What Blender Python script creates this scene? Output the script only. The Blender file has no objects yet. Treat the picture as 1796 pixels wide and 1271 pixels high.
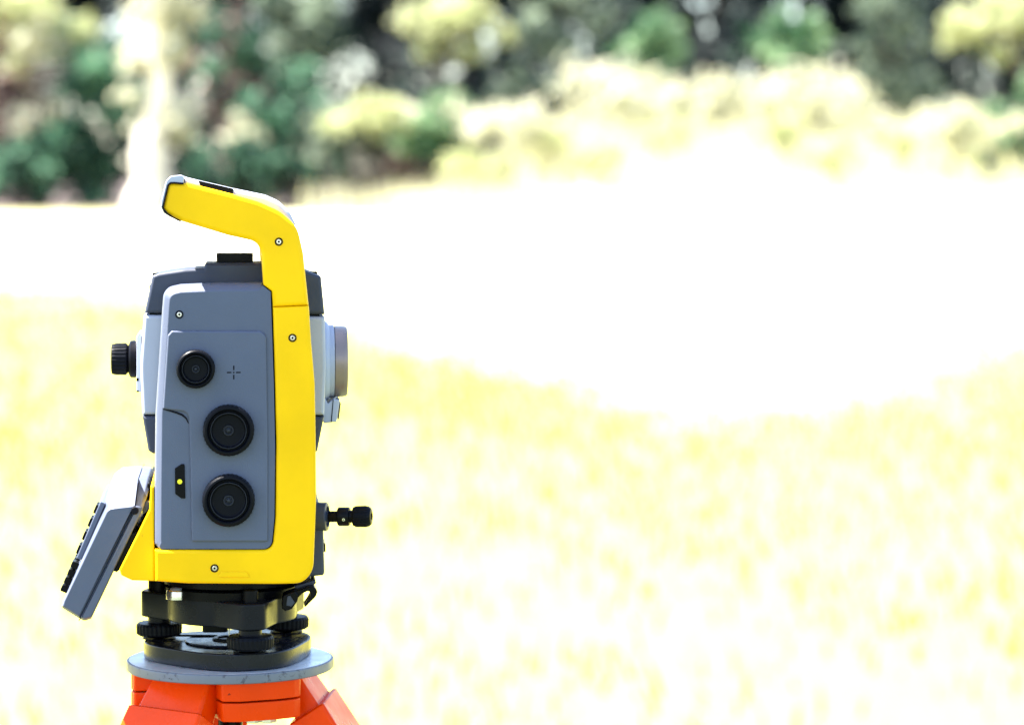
import bpy, math, random
import numpy as np
from mathutils import Vector, Matrix

# ------------------------------------------------------------------ camera, world, sun, exposure
S = bpy.context.scene
COL = S.collection
FPX, HOR, CX = 4989.0, 346.0, 898.0      # focal length in photo pixels, eye level, optical axis
CAM = Vector((0.0, -2.32, 1.525))
cd = bpy.data.cameras.new('camera'); cam = bpy.data.objects.new('camera', cd); COL.objects.link(cam)
cam.location = CAM; cam.rotation_euler = (math.radians(90), 0, 0)
cd.sensor_fit = 'HORIZONTAL'; cd.sensor_width = 36; cd.lens = 100
cd.shift_y = -(635.5 - HOR) / 1796.0
cd.clip_start = 0.05; cd.clip_end = 3000
cd.dof.use_dof = True; cd.dof.focus_distance = 2.245; cd.dof.aperture_fstop = 5.2
cd.dof.aperture_blades = 0
S.camera = cam

sun_dir = Vector((-0.47, 0.05, 0.88)).normalized()      # towards the sun
el = math.asin(sun_dir.z); az = math.atan2(sun_dir.x, sun_dir.y)
w = bpy.data.worlds.new('World'); S.world = w; w.use_nodes = True
nt = w.node_tree
sky = nt.nodes.new('ShaderNodeTexSky'); sky.sky_type = 'NISHITA'; sky.sun_disc = False
sky.sun_elevation = el; sky.sun_rotation = az
bg = nt.nodes['Background']; bg.inputs['Strength'].default_value = 0.07
nt.links.new(sky.outputs[0], bg.inputs['Color'])
sl = bpy.data.lights.new('sun', 'SUN'); sl.energy = 5.0; sl.angle = math.radians(0.55); sl.color = (1.0, 0.95, 0.86)
so = bpy.data.objects.new('sun', sl); COL.objects.link(so); so.location = (-3, 1, 6)
so.rotation_euler = (-sun_dir).to_track_quat('-Z', 'Y').to_euler()
S.view_settings.view_transform = 'Standard'; S.view_settings.look = 'None'
S.view_settings.exposure = 3.05; S.view_settings.gamma = 1.0
try:
    S.cycles.use_denoising = True
    S.cycles.max_bounces = 8
except Exception:
    pass
random.seed(7); RNG = np.random.default_rng(7)

# ------------------------------------------------------------------ materials
def node_mat(name):
    m = bpy.data.materials.new(name); m.use_nodes = True
    return m, m.node_tree, m.node_tree.nodes['Principled BSDF']

def plastic(name, col, rough=0.45, var=0.06, bump=0.15, scale=900, metal=0.0, spec=0.5, blotch=18, rvar=0.1):
    """painted / moulded surface: faint blotches, fine grain in relief, uneven gloss"""
    m, t, b = node_mat(name); N = t.nodes; K = t.links.new
    tc = N.new('ShaderNodeTexCoord')
    n1 = N.new('ShaderNodeTexNoise'); n1.inputs['Scale'].default_value = blotch; n1.inputs['Detail'].default_value = 6
    K(tc.outputs['Object'], n1.inputs['Vector'])
    mr = N.new('ShaderNodeMapRange'); mr.inputs[1].default_value = 0.3; mr.inputs[2].default_value = 0.7
    mr.inputs[3].default_value = 1 - var; mr.inputs[4].default_value = 1 + var
    K(n1.outputs['Fac'], mr.inputs[0])
    mx = N.new('ShaderNodeVectorMath'); mx.operation = 'SCALE'; mx.inputs[0].default_value = col
    K(mr.outputs[0], mx.inputs['Scale']); K(mx.outputs[0], b.inputs['Base Color'])
    r = N.new('ShaderNodeMapRange'); r.inputs[1].default_value = 0.3; r.inputs[2].default_value = 0.7
    r.inputs[3].default_value = rough - rvar; r.inputs[4].default_value = rough + rvar
    n3 = N.new('ShaderNodeTexNoise'); n3.inputs['Scale'].default_value = blotch * 3; n3.inputs['Detail'].default_value = 4
    K(tc.outputs['Object'], n3.inputs['Vector']); K(n3.outputs['Fac'], r.inputs[0]); K(r.outputs[0], b.inputs['Roughness'])
    n2 = N.new('ShaderNodeTexNoise'); n2.inputs['Scale'].default_value = scale; n2.inputs['Detail'].default_value = 2
    K(tc.outputs['Object'], n2.inputs['Vector'])
    bp = N.new('ShaderNodeBump'); bp.inputs['Strength'].default_value = bump; bp.inputs['Distance'].default_value = 0.0004
    K(n2.outputs['Fac'], bp.inputs['Height']); K(bp.outputs[0], b.inputs['Normal'])
    b.inputs['Metallic'].default_value = metal
    b.inputs['Specular IOR Level'].default_value = spec
    return m

def worn(name, col, chip, rough=0.35, thr=0.66, scale=45, metal=0.0, spec=0.5):
    """paint or metal with scuffs and small chips that have their own shape"""
    m = plastic(name, col, rough, 0.1, 0.2, 500, metal, spec, 14)
    t = m.node_tree; N = t.nodes; K = t.links.new; b = N['Principled BSDF']
    src = b.inputs['Base Color'].links[0].from_socket
    tc = [n for n in N if n.type == 'TEX_COORD'][0]
    n = N.new('ShaderNodeTexNoise'); n.inputs['Scale'].default_value = scale; n.inputs['Detail'].default_value = 8
    n.inputs['Roughness'].default_value = 0.7; n.inputs['Distortion'].default_value = 0.6
    K(tc.outputs['Object'], n.inputs['Vector'])
    mr = N.new('ShaderNodeMapRange'); mr.inputs[1].default_value = thr; mr.inputs[2].default_value = thr + 0.05
    K(n.outputs['Fac'], mr.inputs[0])
    mix = N.new('ShaderNodeMix'); mix.data_type = 'RGBA'
    K(mr.outputs[0], mix.inputs[0]); K(src, mix.inputs[6]); mix.inputs[7].default_value = (*chip, 1)
    K(mix.outputs[2], b.inputs['Base Color'])
    return m

M = {}
M['yellow'] = worn('yellow_plastic', (0.86, 0.49, 0.0), (0.60, 0.30, 0.004), 0.45, 0.665, 22, spec=0.14)
M['grey'] = plastic('blue_grey_plastic', (0.076, 0.090, 0.138), 0.46, 0.07, 0.25, 1100, spec=0.35)
M['grey_light'] = plastic('light_grey_plastic', (0.34, 0.36, 0.43), 0.45, 0.05, 0.2, 1100, spec=0.35)
M['grey_dark'] = plastic('dark_grey_plastic', (0.034, 0.041, 0.066), 0.45, 0.08, 0.2, 1000, spec=0.3)
M['grey_pale'] = plastic('pale_grey_cover', (0.38, 0.40, 0.48), 0.4, 0.05, 0.15, spec=0.35)
M['charcoal'] = plastic('charcoal_coating', (0.0046, 0.0055, 0.010), 0.33, 0.12, 0.2, 800, spec=0.15)
M['satin'] = plastic('satin_black_paint', (0.005, 0.006, 0.011), 0.24, 0.12, 0.15, 800, spec=0.24)
M['black'] = plastic('black_rubber', (0.0030, 0.0036, 0.0062), 0.38, 0.2, 0.2, 700, spec=0.08)
M['black_gloss'] = plastic('black_plastic', (0.0020, 0.0022, 0.0036), 0.30, 0.2, 0.1, 700, spec=0.10)
M['ring'] = plastic('highlit_black_ring', (0.016, 0.018, 0.026), 0.35, 0.1, 0.1, 700, spec=0.2)  # lighter black: satin highlights of the knob rings put into colour
M['steel'] = plastic('bright_steel', (0.72, 0.70, 0.68), 0.22, 0.1, 0.1, 500, metal=1.0, rvar=0.06)
M['alu'] = plastic('milled_aluminium', (0.74, 0.75, 0.79), 0.36, 0.12, 0.2, 300, metal=0.5)  # lightened to give the shaded plate top a sunlit white
M['alu_rim'] = worn('worn_aluminium', (0.13, 0.14, 0.175), (0.05, 0.05, 0.07), 0.45, 0.56, 120, metal=0.3)  # worn rim metal, split off so only the top is lightened
M['silver_ring'] = plastic('satin_silver', (0.26, 0.20, 0.18), 0.34, 0.06, 0.1, 400, metal=0.5)  # brown of the ring's reflection put into the base colour
M['orange'] = worn('orange_paint', (0.74, 0.045, 0.0), (0.05, 0.010, 0.006), 0.30, 0.66, 55, spec=0.12)
M['orange_pole'] = worn('orange_fibreglass', (0.70, 0.07, 0.012), (0.10, 0.03, 0.02), 0.35, 0.68, 60, spec=0.35)
M['glass'] = plastic('coated_lens_glass', (0.02, 0.015, 0.03), 0.04, 0.0, 0.0, 100, rvar=0.01)
M['screen'] = plastic('lcd_screen', (0.16, 0.19, 0.17), 0.12, 0.02, 0.0, 100, rvar=0.02)
M['ink'] = plastic('dark_ink', (0.004, 0.004, 0.008), 0.6, 0.1, 0.0, spec=0.1)
M['dot'] = plastic('yellow_dot', (0.85, 0.75, 0.01), 0.5, 0.02, 0.0)

# ------------------------------------------------------------------ mesh helpers
YAW = math.atan2(0.2283, 2.32)                     # the instrument squarely faces the camera
CTR = Vector((-0.2283, 0.0, 0.0))
_R = Matrix.Rotation(-YAW, 3, 'Z')
CAML = _R @ (CAM - CTR)
def L(px, py, yl):
    """photo pixel -> point of the instrument's own frame on the plane y = yl (z is world height)"""
    d = _R @ Vector(((px - CX) / FPX, 1.0, -(py - HOR) / FPX))
    t = (yl - CAML.y) / d.y
    return CAML + d * t
def XZ(pts, yl):
    out = []
    for p in pts:
        q = L(p[0], p[1], yl)
        out.append((q.x, q.z) + tuple(p[2:]))
    return out

class Root:
    pass
def thing(name, label, cat, loc=(0, 0, 0), rz=0.0, group=None):
    o = bpy.data.objects.new(name, None); COL.objects.link(o)
    o.empty_display_size = 0.05
    o.location = loc; o.rotation_euler = (0, 0, rz); o['label'] = label; o['category'] = cat
    if group: o['group'] = group
    return o
def root_of(o):
    while o.parent: o = o.parent
    return o
def finish(me, mat, angle=38, wn=True, ob=None):
    me.materials.append(M[mat] if isinstance(mat, str) else mat)
    me.polygons.foreach_set('use_smooth', [True] * len(me.polygons))
    me.set_sharp_from_angle(angle=math.radians(angle))
    if wn and ob:
        md = ob.modifiers.new('wn', 'WEIGHTED_NORMAL'); md.keep_sharp = True; md.weight = 60
def mk(name, vf, mat, parent, angle=38, label=None, wn=True):
    v, f = vf
    z0 = root_of(parent).location.z if parent else 0.0
    v = [(p[0], p[1], p[2] - z0) for p in v]
    me = bpy.data.meshes.new(name); me.from_pydata(v, [], f)
    me.validate(); me.update()
    o = bpy.data.objects.new(name, me); COL.objects.link(o)
    import bmesh
    bm = bmesh.new(); bm.from_mesh(me); bmesh.ops.recalc_face_normals(bm, faces=bm.faces); bm.to_mesh(me); bm.free()
    finish(me, mat, angle, wn, o)
    if parent: o.parent = parent
    if label: o['label'] = label
    return o
def join(*vfs):
    V, F = [], []
    for v, f in vfs:
        k = len(V); V += list(v); F += [tuple(i + k for i in q) for q in f]
    return V, F

def fillet(pts, n=6):
    """pts: (x, z, r) -> rounded polygon, n+1 points for every corner (one if r is 0)"""
    out = []; m = len(pts)
    for i, p in enumerate(pts):
        r = p[2] if len(p) > 2 else 0.0
        P = Vector(p[:2])
        if r <= 0: out.append(tuple(P)); continue
        A = Vector(pts[i - 1][:2]) - P; B = Vector(pts[(i + 1) % m][:2]) - P
        la, lb = A.length, B.length; A.normalize(); B.normalize()
        ang = A.angle(B)
        d = min(r / max(math.tan(ang / 2), 1e-4), la * 0.48, lb * 0.48)
        a, b = P + A * d, P + B * d
        r2 = d * math.tan(ang / 2); c = P + (A + B).normalized() * (r2 / math.sin(ang / 2)) if ang < 3.13 else None
        if c is None: out += [tuple(a.lerp(b, k / n)) for k in range(n + 1)]; continue
        va, vb = a - c, b - c; th = va.angle(vb) if va.length > 1e-9 else 0
        for k in range(n + 1):
            t = k / n
            q = (va * math.sin((1 - t) * th) + vb * math.sin(t * th)) / math.sin(th) if th > 1e-4 else va.lerp(vb, t)
            out.append(tuple(c + q))
    return out
def area(p): return sum(p[i - 1][0] * p[i][1] - p[i][0] * p[i - 1][1] for i in range(len(p))) / 2
def offset(p, d):
    """inset a closed polygon by d"""
    if d == 0: return list(p)
    s = 1 if area(p) > 0 else -1; out = []; m = len(p)
    for i in range(m):
        a, b, c = Vector(p[i - 1]), Vector(p[i]), Vector(p[(i + 1) % m])
        e1 = (b - a); e2 = (c - b)
        if e1.length < 1e-9: e1 = e2
        if e2.length < 1e-9: e2 = e1
        e1.normalize(); e2.normalize()
        n1 = Vector((-e1.y, e1.x)) * s; n2 = Vector((-e2.y, e2.x)) * s
        n = n1 + n2; k = n.length
        if k < 1e-6: out.append(tuple(b)); continue
        n /= k; c_ = max(n.dot(n1), 0.35)
        out.append(tuple(b + n * (d / c_)))
    return out
def quarter(b, y0, y1, seg=4, back=True):
    """(inset, y) rings of a slab with rounded edges"""
    r = [(b * (1 - math.sin(math.pi / 2 * k / seg)), y0 + b * (1 - math.cos(math.pi / 2 * k / seg))) for k in range(seg + 1)]
    if back: r += [(i, y1 - (y - y0)) for i, y in reversed(r)]
    else: r.append((0, y1))
    return r
def loft(rings, caps=True, closed=True):
    V = [p for r in rings for p in r]; n = len(rings[0]); F = []
    for k in range(len(rings) - 1):
        for i in range(n if closed else n - 1):
            j = (i + 1) % n
            F.append((k * n + i, k * n + j, (k + 1) * n + j, (k + 1) * n + i))
    if caps:
        F.append(tuple(range(n))[::-1]); F.append(tuple(range((len(rings) - 1) * n, len(rings) * n)))
    return V, F
def slab(poly, rings):
    """poly in (x, z); rings (inset, y)"""
    return loft([[(x, y, z) for x, z in offset(poly, i)] for i, y in rings])
def slabz(poly, rings):
    """poly in (x, y); rings (inset, z)"""
    return loft([[(x, y, z) for x, y in offset(poly, i)] for i, z in rings])
def slab_c(corners, rings, n=6):
    """corners (x, z, r): every ring is the inset corner polygon with its own fillets, so bevels never fold over"""
    base = [c[:2] for c in corners]; m = len(base); sg = 1 if area(base) > 0 else -1; R = []
    for ins, y in rings:
        q = offset(base, ins); out = []
        for i in range(m):
            r = corners[i][2] if len(corners[i]) > 2 else 0
            if r > 0:
                a, b, c = base[i - 1], base[i], base[(i + 1) % m]
                cr = ((b[0] - a[0]) * (c[1] - b[1]) - (b[1] - a[1]) * (c[0] - b[0])) * sg
                r = max(r - ins, 2e-5) if cr > 0 else r + ins
            out.append((q[i][0], q[i][1], r))
        R.append([(x, y, z) for x, z in fillet(out, n)])
    return loft(R)
def px_slab(pts, yl, y0, y1, b, seg=4, sc=4.6e-4, n=6):
    """outline traced in the photograph at depth yl, as a solid from y0 to y1; corner radii in pixels"""
    q = [(p[0], p[1], (p[2] if len(p) > 2 else 0) * sc) for p in XZ(pts, yl)]
    return slab_c(q, quarter(b, y0, y1, seg), n)
def frame_of(ax):
    ax = Vector(ax).normalized()
    u = ax.orthogonal().normalized() if abs(ax.z) > 0.95 else ax.cross(Vector((0, 0, 1))).normalized()
    return ax, u, ax.cross(u)
def lathe(c, ax, prof, n=48, ribs=0, ribd=0.0, ribsel=None, caps=True):
    """prof: (radius, t along the axis); optional ribs cut into chosen rows"""
    ax, u, v = frame_of(ax); c = Vector(c); rings = []
    for k, (r, t) in enumerate(prof):
        ring = []
        for i in range(n):
            a = 2 * math.pi * i / n; rr = max(r, 1e-5)
            if ribs and (ribsel is None or k in ribsel):
                rr -= ribd * (1 if ((i * ribs * 2) // n) % 2 else 0)
            ring.append(tuple(c + ax * t + (u * math.cos(a) + v * math.sin(a)) * rr))
        rings.append(ring)
    return loft(rings, caps)
def tube(path, rad, n=8):
    path = [Vector(p) for p in path]; rings = []
    if not hasattr(rad, '__len__'): rad = [rad] * len(path)
    prev = None
    for i, p in enumerate(path):
        t = (path[min(i + 1, len(path) - 1)] - path[max(i - 1, 0)]).normalized()
        if prev is None: u = t.orthogonal().normalized()
        else: u = (prev - t * prev.dot(t)).normalized()
        prev = u; v = t.cross(u)
        rings.append([tuple(p + (u * math.cos(2 * math.pi * k / n) + v * math.sin(2 * math.pi * k / n)) * rad[i]) for k in range(n)])
    return loft(rings)
def box_in(c, u, v, wv, hu, hv, hw, b=0.001):
    """bevelled block, half sizes along three axes"""
    c, u, v, wv = Vector(c), Vector(u), Vector(v), Vector(wv)
    poly = [(-hu, -hv), (hu, -hv), (hu, hv), (-hu, hv)]
    rings = quarter(b, -hw, hw, 2)
    V, F = loft([[(x, y, t) for x, y in offset(poly, i)] for i, t in rings])
    return [tuple(c + u * p[0] + v * p[1] + wv * p[2]) for p in V], F
def mirror_y(vf):
    return [(x, -y, z) for x, y, z in vf[0]], [f[::-1] for f in vf[1]]

# ------------------------------------------------------------------ terrain
def smooth(a, b, t):
    t = np.clip((t - a) / (b - a), 0, 1); return t * t * (3 - 2 * t)
def ground_z(x, y):
    """field that climbs gently towards the wood, with a bank on the right"""
    x = np.asarray(x, float); y = np.asarray(y, float); d = y + 2.32
    z = 1.30 * smooth(9, 44, d) * 0.55 + 0.60 * smooth(16, 40, d)
    z = z + 0.35 * smooth(40, 70, d) + 1.3 * smooth(70, 250, d)
    bank = smooth(-1.6, 1.2, x) * smooth(38.5, 45.5, d)
    z = z + 1.12 * bank
    z = z + 0.05 * np.sin(x * 0.9 + 1.3 * np.sin(y * 0.23)) * np.sin(y * 0.31 + 0.7) * smooth(9, 16, np.abs(d) + np.abs(x) * 0.3)
    return z
def gz(x, y): return float(ground_z(x, y))

GRASS_EDGE = [(-9.0, 27.5), (-4.6, 26.8), (-2.6, 26.2), (-1.2, 24.4), (-0.4, 22.6), (0.5, 20.6), (1.1, 18.9), (1.40, 18.6), (1.7, 19.0), (2.6, 20.8), (3.8, 22.8), (9.0, 25.0)]
def ground_material():
    m, t, b = node_mat('dry_field'); N = t.nodes; K = t.links.new
    tc = N.new('ShaderNodeTexCoord')
    def noise(s, det, vec=None, rough=0.6):
        n = N.new('ShaderNodeTexNoise'); n.inputs['Scale'].default_value = s; n.inputs['Detail'].default_value = det
        n.inputs['Roughness'].default_value = rough; K(vec or tc.outputs['Object'], n.inputs['Vector']); return n
    def ramp(src, stops):
        r = N.new('ShaderNodeValToRGB'); e = r.color_ramp.elements
        while len(e) < len(stops): e.new(0.5)
        for k, (p, c) in enumerate(stops): e[k].position = p; e[k].color = (*c, 1)
        K(src, r.inputs[0]); return r
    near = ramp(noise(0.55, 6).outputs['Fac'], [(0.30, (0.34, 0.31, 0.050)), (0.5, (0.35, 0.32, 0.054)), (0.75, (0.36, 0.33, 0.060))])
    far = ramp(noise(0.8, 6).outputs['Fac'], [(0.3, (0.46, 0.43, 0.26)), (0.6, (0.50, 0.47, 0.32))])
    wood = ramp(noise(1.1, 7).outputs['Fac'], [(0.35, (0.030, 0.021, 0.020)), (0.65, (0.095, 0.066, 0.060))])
    sx = N.new('ShaderNodeSeparateXYZ'); K(tc.outputs['Object'], sx.inputs[0])
    def edge(noi, amp, a, c, src):
        ma = N.new('ShaderNodeMath'); ma.operation = 'MULTIPLY_ADD'; K(noi.outputs['Fac'], ma.inputs[0]); ma.inputs[1].default_value = amp; K(src, ma.inputs[2])
        mr = N.new('ShaderNodeMapRange'); K(ma.outputs[0], mr.inputs[0]); mr.inputs[1].default_value = a; mr.inputs[2].default_value = c; return mr
    # grass nearest the camera is the palest
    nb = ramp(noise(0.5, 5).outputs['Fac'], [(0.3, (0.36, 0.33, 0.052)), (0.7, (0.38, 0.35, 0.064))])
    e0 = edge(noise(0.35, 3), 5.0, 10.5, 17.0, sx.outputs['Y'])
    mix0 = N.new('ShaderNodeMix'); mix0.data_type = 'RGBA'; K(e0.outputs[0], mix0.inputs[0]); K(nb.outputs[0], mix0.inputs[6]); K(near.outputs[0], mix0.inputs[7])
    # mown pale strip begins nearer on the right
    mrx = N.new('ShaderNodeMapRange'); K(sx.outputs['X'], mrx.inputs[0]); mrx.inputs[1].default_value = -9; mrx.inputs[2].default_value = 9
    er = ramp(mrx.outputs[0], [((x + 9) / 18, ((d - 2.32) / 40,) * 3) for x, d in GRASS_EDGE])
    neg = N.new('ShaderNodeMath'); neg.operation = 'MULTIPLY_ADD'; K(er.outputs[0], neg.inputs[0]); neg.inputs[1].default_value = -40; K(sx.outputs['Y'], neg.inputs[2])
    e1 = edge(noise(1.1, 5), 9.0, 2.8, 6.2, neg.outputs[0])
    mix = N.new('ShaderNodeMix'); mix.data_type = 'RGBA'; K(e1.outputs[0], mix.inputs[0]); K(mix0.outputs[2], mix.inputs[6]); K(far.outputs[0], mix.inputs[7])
    bk = ramp(noise(1.6, 3).outputs['Fac'], [(0.44, (0.44, 0.42, 0.20)), (0.58, (0.32, 0.33, 0.12))])
    e4 = edge(noise(0.6, 3), 2.0, 37.0, 38.5, sx.outputs['Y'])
    mix4 = N.new('ShaderNodeMix'); mix4.data_type = 'RGBA'; K(e4.outputs[0], mix4.inputs[0]); K(mix.outputs[2], mix4.inputs[6]); K(bk.outputs[0], mix4.inputs[7])
    # leaf litter under the wood, tree shade put into its dark tone: begins nearer on the left
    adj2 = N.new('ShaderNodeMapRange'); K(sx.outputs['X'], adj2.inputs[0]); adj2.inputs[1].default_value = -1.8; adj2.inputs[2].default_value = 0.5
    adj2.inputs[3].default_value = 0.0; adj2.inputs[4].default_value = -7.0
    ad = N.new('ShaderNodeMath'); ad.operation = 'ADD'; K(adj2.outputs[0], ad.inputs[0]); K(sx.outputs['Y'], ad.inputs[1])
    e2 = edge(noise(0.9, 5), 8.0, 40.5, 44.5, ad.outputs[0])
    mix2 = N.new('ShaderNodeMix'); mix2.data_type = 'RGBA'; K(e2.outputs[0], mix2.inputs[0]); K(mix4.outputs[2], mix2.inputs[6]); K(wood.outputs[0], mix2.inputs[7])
    added_turf = ramp(noise(2.2, 6).outputs['Fac'], [(0.3, (0.035, 0.050, 0.022)), (0.7, (0.075, 0.095, 0.045))])  # dark green ground out of view, added to cut warm bounce
    e3 = edge(noise(0.7, 4), 1.6, 4.3, 5.4, sx.outputs['Y'])
    mix3 = N.new('ShaderNodeMix'); mix3.data_type = 'RGBA'; K(e3.outputs[0], mix3.inputs[0]); K(added_turf.outputs[0], mix3.inputs[6]); K(mix2.outputs[2], mix3.inputs[7])
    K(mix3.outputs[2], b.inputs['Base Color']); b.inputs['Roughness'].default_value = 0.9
    bp = N.new('ShaderNodeBump'); bp.inputs['Strength'].default_value = 0.6; bp.inputs['Distance'].default_value = 0.05
    K(noise(14, 6).outputs['Fac'], bp.inputs['Height']); K(bp.outputs[0], b.inputs['Normal'])
    return m

def grid_ground():
    xs = np.concatenate([np.linspace(-400, -24, 24, endpoint=False), np.linspace(-24, 24, 130), np.linspace(40, 400, 24)])
    ys = np.concatenate([np.linspace(-200, -8, 14, endpoint=False), np.linspace(-8, 62, 180), np.linspace(68, 800, 30)])
    X, Y = np.meshgrid(xs, ys); Z = ground_z(X, Y)
    n, k = X.shape[1], X.shape[0]
    V = np.stack([X.ravel(), Y.ravel(), Z.ravel()], 1)
    i, j = np.meshgrid(np.arange(n - 1), np.arange(k - 1)); a = (j * n + i).ravel()
    F = np.stack([a, a + 1, a + n + 1, a + n], 1)
    return V, F
def np_mesh(name, V, F, mat, smooth_=True):
    me = bpy.data.meshes.new(name); q = F.shape[1]
    me.vertices.add(len(V)); me.vertices.foreach_set('co', np.ascontiguousarray(V, dtype=np.float32).ravel())
    me.loops.add(F.size); me.loops.foreach_set('vertex_index', np.ascontiguousarray(F, dtype=np.int32).ravel())
    me.polygons.add(len(F)); me.polygons.foreach_set('loop_start', np.arange(0, F.size, q, dtype=np.int32))
    me.update(calc_edges=True); me.validate()
    me.polygons.foreach_set('use_smooth', [smooth_] * len(me.polygons))
    me.materials.append(mat)
    return me
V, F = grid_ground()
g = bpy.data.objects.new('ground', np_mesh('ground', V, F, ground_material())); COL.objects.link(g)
g['kind'] = 'structure'; g['label'] = 'pale sunlit dry grass field rising gently to a wood'

# ------------------------------------------------------------------ vegetation materials
def leaf_mat(name, c0, c1, rough=0.45, trans=0.35, power=1.6, clump_light=0.55):
    m, t, b = node_mat(name); N = t.nodes; K = t.links.new
    ge = N.new('ShaderNodeNewGeometry')
    mix = N.new('ShaderNodeMix'); mix.data_type = 'RGBA'; pw = N.new('ShaderNodeMath'); pw.operation = 'POWER'; pw.inputs[1].default_value = power; K(ge.outputs['Random Per Island'], pw.inputs[0])  # few bright leaves, painted as out-of-focus highlights
    tc = N.new('ShaderNodeTexCoord'); nz = N.new('ShaderNodeTexNoise'); nz.inputs['Scale'].default_value = 1.5; nz.inputs['Detail'].default_value = 2
    K(tc.outputs['Object'], nz.inputs['Vector'])                       # sunlit and shaded clumps painted into the leaf colour
    ns = N.new('ShaderNodeMapRange'); K(nz.outputs['Fac'], ns.inputs[0]); ns.inputs[1].default_value = 0.46; ns.inputs[2].default_value = 0.64; ns.inputs[3].default_value = 0.0; ns.inputs[4].default_value = clump_light
    mm = N.new('ShaderNodeMath'); mm.operation = 'MULTIPLY_ADD'; mm.use_clamp = True; K(pw.outputs[0], mm.inputs[0]); mm.inputs[1].default_value = 0.6; K(ns.outputs[0], mm.inputs[2])
    K(mm.outputs[0], mix.inputs[0])
    mix.inputs[6].default_value = (*c0, 1); mix.inputs[7].default_value = (*c1, 1)
    K(mix.outputs[2], b.inputs['Base Color']); b.inputs['Roughness'].default_value = rough; b.inputs['Specular IOR Level'].default_value = 0.15
    tr = N.new('ShaderNodeBsdfTranslucent'); K(mix.outputs[2], tr.inputs['Color'])
    ms = N.new('ShaderNodeMixShader'); ms.inputs[0].default_value = trans
    K(b.outputs[0], ms.inputs[1]); K(tr.outputs[0], ms.inputs[2])
    K(ms.outputs[0], N['Material Output'].inputs['Surface'])
    return m
LM = {
 'deep': leaf_mat('deep_shade_leaves', (0.003, 0.005, 0.008), (0.05, 0.09, 0.07), 0.65, 0.15, 5.0, 0.25),  # near-black navy: the wood's shaded gaps put into leaf colour
 'green': leaf_mat('blue_green_leaves', (0.007, 0.030, 0.022), (0.17, 0.36, 0.22), 0.6, 0.3, 3.2),
 'bright': leaf_mat('fresh_green_leaves', (0.018, 0.075, 0.035), (0.34, 0.50, 0.28), 0.55, 0.4, 2.2),
 'lime': leaf_mat('yellow_green_leaves', (0.34, 0.37, 0.17), (0.60, 0.62, 0.40), 0.5, 0.55),
 'pale': leaf_mat('pale_sunlit_leaves', (0.48, 0.48, 0.33), (0.66, 0.65, 0.54), 0.5, 0.55),  # pale foliage; blown sunlit clumps are painted with it too
 'grey': leaf_mat('grey_green_leaves', (0.012, 0.032, 0.026), (0.36, 0.44, 0.32), 0.6, 0.4, 3.0),
 'brown': leaf_mat('dead_brown_leaves', (0.014, 0.010, 0.014), (0.40, 0.27, 0.23), 0.6, 0.25, 4.0),
 'straw': leaf_mat('straw_blades', (0.50, 0.47, 0.082), (0.53, 0.50, 0.096), 0.6, 0.5, 1.6, 0.2)
 , 'bleached': leaf_mat('bleached_blades', (0.50, 0.49, 0.30), (0.60, 0.58, 0.46), 0.6, 0.5, 1.2, 0.7),
}
def bark(name, c0, c1):
    m, t, b = node_mat(name); N = t.nodes; K = t.links.new
    tc = N.new('ShaderNodeTexCoord'); mp = N.new('ShaderNodeMapping'); mp.inputs['Scale'].default_value = (9, 9, 2)
    K(tc.outputs['Object'], mp.inputs[0])
    n = N.new('ShaderNodeTexNoise'); n.inputs['Scale'].default_value = 1.5; n.inputs['Detail'].default_value = 8; K(mp.outputs[0], n.inputs['Vector'])
    r = N.new('ShaderNodeValToRGB'); r.color_ramp.elements[0].position = 0.35; r.color_ramp.elements[1].position = 0.68
    r.color_ramp.elements[0].color = (*c0, 1); r.color_ramp.elements[1].color = (*c1, 1); K(n.outputs['Fac'], r.inputs[0])
    K(r.outputs[0], b.inputs['Base Color']); b.inputs['Roughness'].default_value = 0.85
    bp = N.new('ShaderNodeBump'); bp.inputs['Distance'].default_value = 0.03; K(n.outputs['Fac'], bp.inputs['Height']); K(bp.outputs[0], b.inputs['Normal'])
    return m
BK = {'dark': bark('dark_bark', (0.03, 0.024, 0.022), (0.10, 0.08, 0.07)),
      'red': bark('reddish_bark', (0.10, 0.055, 0.05), (0.26, 0.16, 0.14)),
      'pale': bark('sunlit_pale_bark', (0.55, 0.50, 0.42), (0.80, 0.75, 0.66))}  # pale bark near white: the trunk's sunlit look put into colour

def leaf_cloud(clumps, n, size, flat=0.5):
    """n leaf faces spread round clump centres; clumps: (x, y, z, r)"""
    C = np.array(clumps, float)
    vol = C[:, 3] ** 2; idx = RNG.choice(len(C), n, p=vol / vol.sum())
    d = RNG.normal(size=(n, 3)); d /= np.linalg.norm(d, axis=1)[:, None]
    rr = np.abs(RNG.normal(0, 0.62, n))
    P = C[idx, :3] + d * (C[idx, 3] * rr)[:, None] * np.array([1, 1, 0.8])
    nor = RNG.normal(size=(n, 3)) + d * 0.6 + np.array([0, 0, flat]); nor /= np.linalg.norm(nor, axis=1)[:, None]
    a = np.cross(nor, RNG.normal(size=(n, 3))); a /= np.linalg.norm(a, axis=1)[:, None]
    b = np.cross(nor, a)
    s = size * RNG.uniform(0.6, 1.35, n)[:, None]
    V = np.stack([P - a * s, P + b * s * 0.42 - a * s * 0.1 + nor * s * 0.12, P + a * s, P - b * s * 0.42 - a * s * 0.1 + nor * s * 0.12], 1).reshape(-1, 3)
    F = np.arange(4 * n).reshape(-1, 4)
    return V, F
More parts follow.
